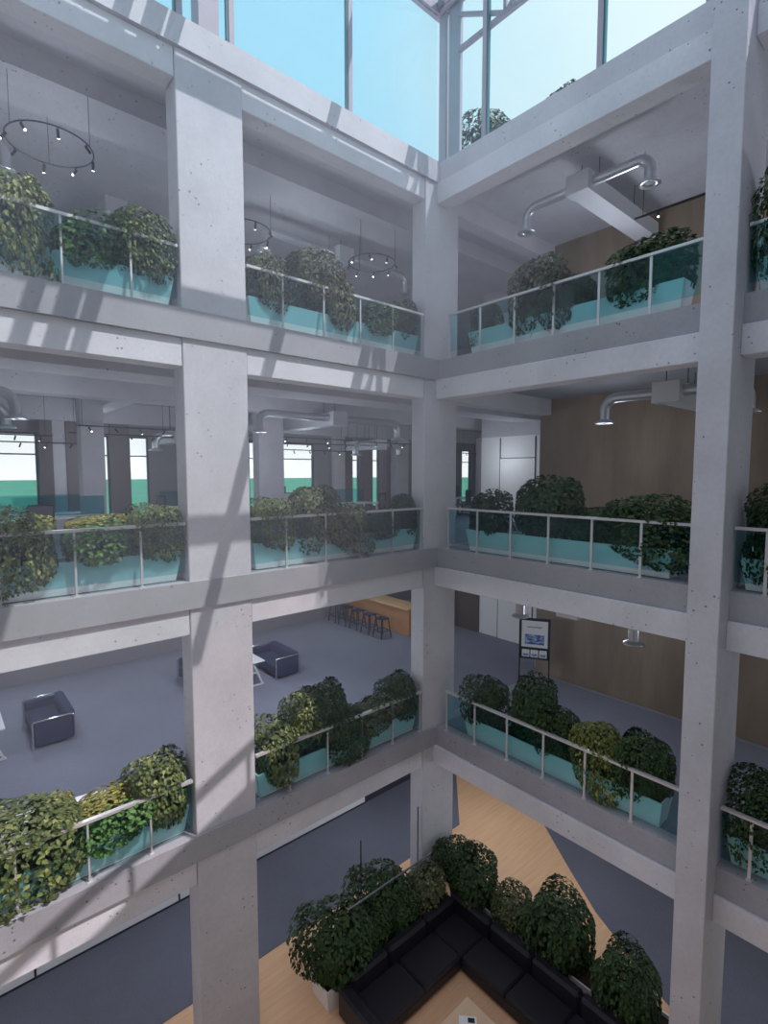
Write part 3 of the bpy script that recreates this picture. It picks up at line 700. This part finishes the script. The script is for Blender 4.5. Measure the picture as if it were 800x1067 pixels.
# ------------------------------------------------------------------ lamps
def spot(parent,x,y,z,tilt,az,lit):
    d=Vector((math.cos(az)*math.sin(tilt),math.sin(az)*math.sin(tilt),-math.cos(tilt))); p=Vector((x,y,z))
    s=MB(); s.tube([p+Vector((0,0,.03)),p-Vector((0,0,.03))],.008,6); q=p-Vector((0,0,.04)); s.tube([q-d*.04,q+d*.09],.022,8)
    o=s.build('spotlight',BLACKM,parent)
    if lit:
        e=MB(); e.tube([q+d*.09,q+d*.10],.019,8); e.build('lens',LAMP,o)
def ring_lamp(label,k,x,y,r_,z,hang):
    r=root('ring_lamp',label,'lamp',(x,y,Z[k]+z),0,'black ring track lamps')
    n=40; MB().tube([(r_*math.cos(2*PI*i/n),r_*math.sin(2*PI*i/n),0) for i in range(n+1)],.013,7,cap=False).build('ring',plain('ring_black',(.03,.03,.035),.5),r)
    for i in range(3):
        a=i*2*PI/3+.4; MB().bar((r_*math.cos(a),r_*math.sin(a),0),(r_*math.cos(a),r_*math.sin(a),hang),.008).build('wire',BLACKM,r)
    for i in range(8):
        a=i*2*PI/8; spot(r,r_*math.cos(a),r_*math.sin(a),-.03,.6,a+(i%3)*1.4,i%4!=3)
ring_lamp('black ring lamp hanging over the top balcony left of the big column',3,7.40,-1.85,.63,2.76,.8)
ring_lamp('black ring lamp hanging over the top balcony beside the corner column',3,.25,-2.1,.60,2.76,.9)
ring_lamp('black ring lamp over the top balcony just right of the big column',3,3.55,-2.75,.65,2.80,.9)
def track(label,k,x0,y0,x1,y1,z,n,hang=.5):
    r=root('track_light',label,'lamp',(x0,y0,Z[k]+z),0,'black track lights'); dx,dy=x1-x0,y1-y0
    MB().bar((0,0,0),(dx,dy,0),.035).build('track',BLACKM,r)
    for t in (.06,.94): MB().bar((dx*t,dy*t,0),(dx*t,dy*t,Z[k+1]-T-Z[k]-z-.0),.01).build('wire',BLACKM,r)
    for i in range(n):
        t=(i+.5)/n; spot(r,dx*t,dy*t,-.03,.7,random.uniform(0,6.28),i%2==0)
track('black track light under the ceiling of the top balcony by the right column',3,-2.4,3.45,-2.4,6.3,2.72,3)
track('front track light across the office beside the big column',2,6.35,-6.35,3.9,-6.35,3.02,4)
track('second track light across the office beside the big column',2,6.3,-7.5,3.2,-7.5,2.90,5)
track('long track light before the wide back window',2,9.4,-8.6,6.5,-8.6,2.86,5)
track('rear track light before the wide back window',2,9.4,-9.3,5.6,-9.3,2.70,6)
track('front track light across the office inner bay',2,2.2,-6.6,-2.6,-6.6,3.0,6)
track('middle track light across the office inner bay',2,1.6,-7.8,-3.6,-7.8,2.9,6)
track('rear track light before the wide window over the cabinet',2,-.6,-9.2,-4.2,-9.2,2.72,5)
track('track light before the narrow windows near the corner',2,-3.2,-6.4,-7.4,-6.4,2.95,6)
track('track light before the slim window right of the corner column',2,-11.0,-8.6,-13.2,-8.6,2.8,3)
track('track light over the middle balcony right of the right column',2,-2.6,6.4,-2.6,8.6,2.55,3)

# ------------------------------------------------------------------ light
W=bpy.data.worlds.new('sky'); SC.world=W; W.use_nodes=True; nt=W.node_tree
bg=nt.nodes['Background']; tc=N(nt,'ShaderNodeTexCoord'); sep=N(nt,'ShaderNodeSeparateXYZ'); nt.links.new(tc.outputs['Generated'],sep.inputs[0])
r=N(nt,'ShaderNodeValToRGB'); e=r.color_ramp.elements
e[0].position=0; e[0].color=(1.15,1.15,1.2,1); e[1].position=1; e[1].color=(1.6,1.55,2.05,1)
for p,cc in ((.10,(.86,.96,1.02)),(.20,(.43,.80,1.03)),(.66,(.42,.79,1.03)),(.80,(1.40,1.36,1.80))):
    x=e.new(p); x.color=(*cc,1)
nt.links.new(sep.outputs['Z'],r.inputs['Fac'])
# bright cloud bank over the right wing
nz=N(nt,'ShaderNodeTexNoise'); nz.inputs['Scale'].default_value=2.4; nz.inputs['Detail'].default_value=5; nt.links.new(tc.outputs['Generated'],nz.inputs['Vector'])
dt=N(nt,'ShaderNodeVectorMath',operation='DOT_PRODUCT'); nt.links.new(tc.outputs['Generated'],dt.inputs[0]); dt.inputs[1].default_value=(-.74,-.12,.60)
ad=N(nt,'ShaderNodeMath',operation='MULTIPLY_ADD'); nt.links.new(nz.outputs['Fac'],ad.inputs[0]); ad.inputs[1].default_value=.12; nt.links.new(dt.outputs['Value'],ad.inputs[2])
mr=N(nt,'ShaderNodeMapRange'); mr.interpolation_type='SMOOTHSTEP'; nt.links.new(ad.outputs[0],mr.inputs[0]); mr.inputs[1].default_value=.86; mr.inputs[2].default_value=1.03
mx=N(nt,'ShaderNodeMix',data_type='RGBA'); nt.links.new(mr.outputs[0],mx.inputs[0]); nt.links.new(r.outputs['Color'],mx.inputs[6]); mx.inputs[7].default_value=(.90,.98,1,1)
nt.links.new(mx.outputs[2],bg.inputs['Color']); bg.inputs['Strength'].default_value=1.0
sd=bpy.data.lights.new('sun','SUN'); sd.energy=4.6; sd.angle=math.radians(.3); sd.color=(1,.915,.96)
so_=bpy.data.objects.new('sun',sd); COL.objects.link(so_); so_.location=(8,14,30)
so_.rotation_euler=Vector((.5,-1,-1.7)).to_track_quat('-Z','Y').to_euler()

for i,(x,y,z,p) in enumerate([(7.4,-3.6,Z[1]+2.9,110),(2.2,-3.6,Z[1]+2.9,135),(2.2,-7.4,Z[1]+2.9,80),(7.4,-7.4,Z[1]+2.9,80),(-3.4,-6.5,Z[1]+2.9,60),(-2.9,2.7,Z[1]+2.7,35),(-2.9,8.0,Z[1]+2.7,35),
  (7.4,-3.8,Z[2]+2.3,55),(2.2,-3.8,Z[2]+2.3,55),(5.5,-8.0,Z[2]+2.3,40),(-1.5,-8.0,Z[2]+2.3,40),(-6.0,-3.0,Z[2]+2.3,28),(-2.9,2.7,Z[2]+2.4,35),(-2.9,8.0,Z[2]+2.4,35),
  (7.4,-2.6,Z[3]+1.8,60),(2.2,-2.9,Z[3]+1.8,60),(-2.9,2.7,Z[3]+1.6,80),(-2.9,8.0,Z[3]+1.6,90),(5,-2.4,2.6,60),(.5,-2.4,2.6,55),(9.5,-2.4,2.6,60),(-2.6,6.5,2.6,50),(-3.2,-.8,2.6,90),(-2.6,2.6,2.6,60)]):
    ld=bpy.data.lights.new('fill_light','POINT'); ld.energy=p; ld.color=(.80,.87,1); ld.shadow_soft_size=.35  # added fill light with no fixture, lifts the dark interiors
    lo=bpy.data.objects.new('fill_light',ld); COL.objects.link(lo); lo.location=(x,y,z)
# thin haze hanging in the atrium
m,nt,b=new_mat('haze'); nt.nodes.remove(b); vsn=N(nt,'ShaderNodeVolumeScatter'); vsn.inputs['Color'].default_value=(.83,.86,1,1); vsn.inputs['Density'].default_value=.033
nt.links.new(vsn.outputs[0],nt.nodes['Material Output'].inputs['Volume'])
tag(MB().box(.02,9.4,.06,4.7,7.4,17.4).build('haze',m),'thin bluish haze hanging in the light of the atrium well','haze',None,'stuff')

# ------------------------------------------------------------------ camera
cd=bpy.data.cameras.new('camera'); cam=bpy.data.objects.new('camera',cd); COL.objects.link(cam)
cd.sensor_fit='HORIZONTAL'; cd.sensor_width=36; cd.lens=544.94/800*36; cd.clip_end=3000; cd.clip_start=.05
F=Vector((-.65553,-.75137,-.07566)); R_=Vector((-.75351,.65744,-.00031)); U=Vector((-.04998,-.05681,.99713))
cam.matrix_world=Matrix(((R_.x,U.x,-F.x,9.2238),(R_.y,U.y,-F.y,8.6606),(R_.z,U.z,-F.z,10.8205),(0,0,0,1)))
SC.camera=cam
vs=SC.view_settings; SC.display_settings.display_device='sRGB'
vs.view_transform='Standard'; vs.look='None'; vs.gamma=1; vs.use_curve_mapping=False; vs.exposure=0
SC.cycles.use_fast_gi=True; SC.cycles.fast_gi_method='ADD'
W.light_settings.ao_factor=.165; W.light_settings.distance=6.0
SC.cycles.max_bounces=10; SC.cycles.diffuse_bounces=5; SC.cycles.transparent_max_bounces=24
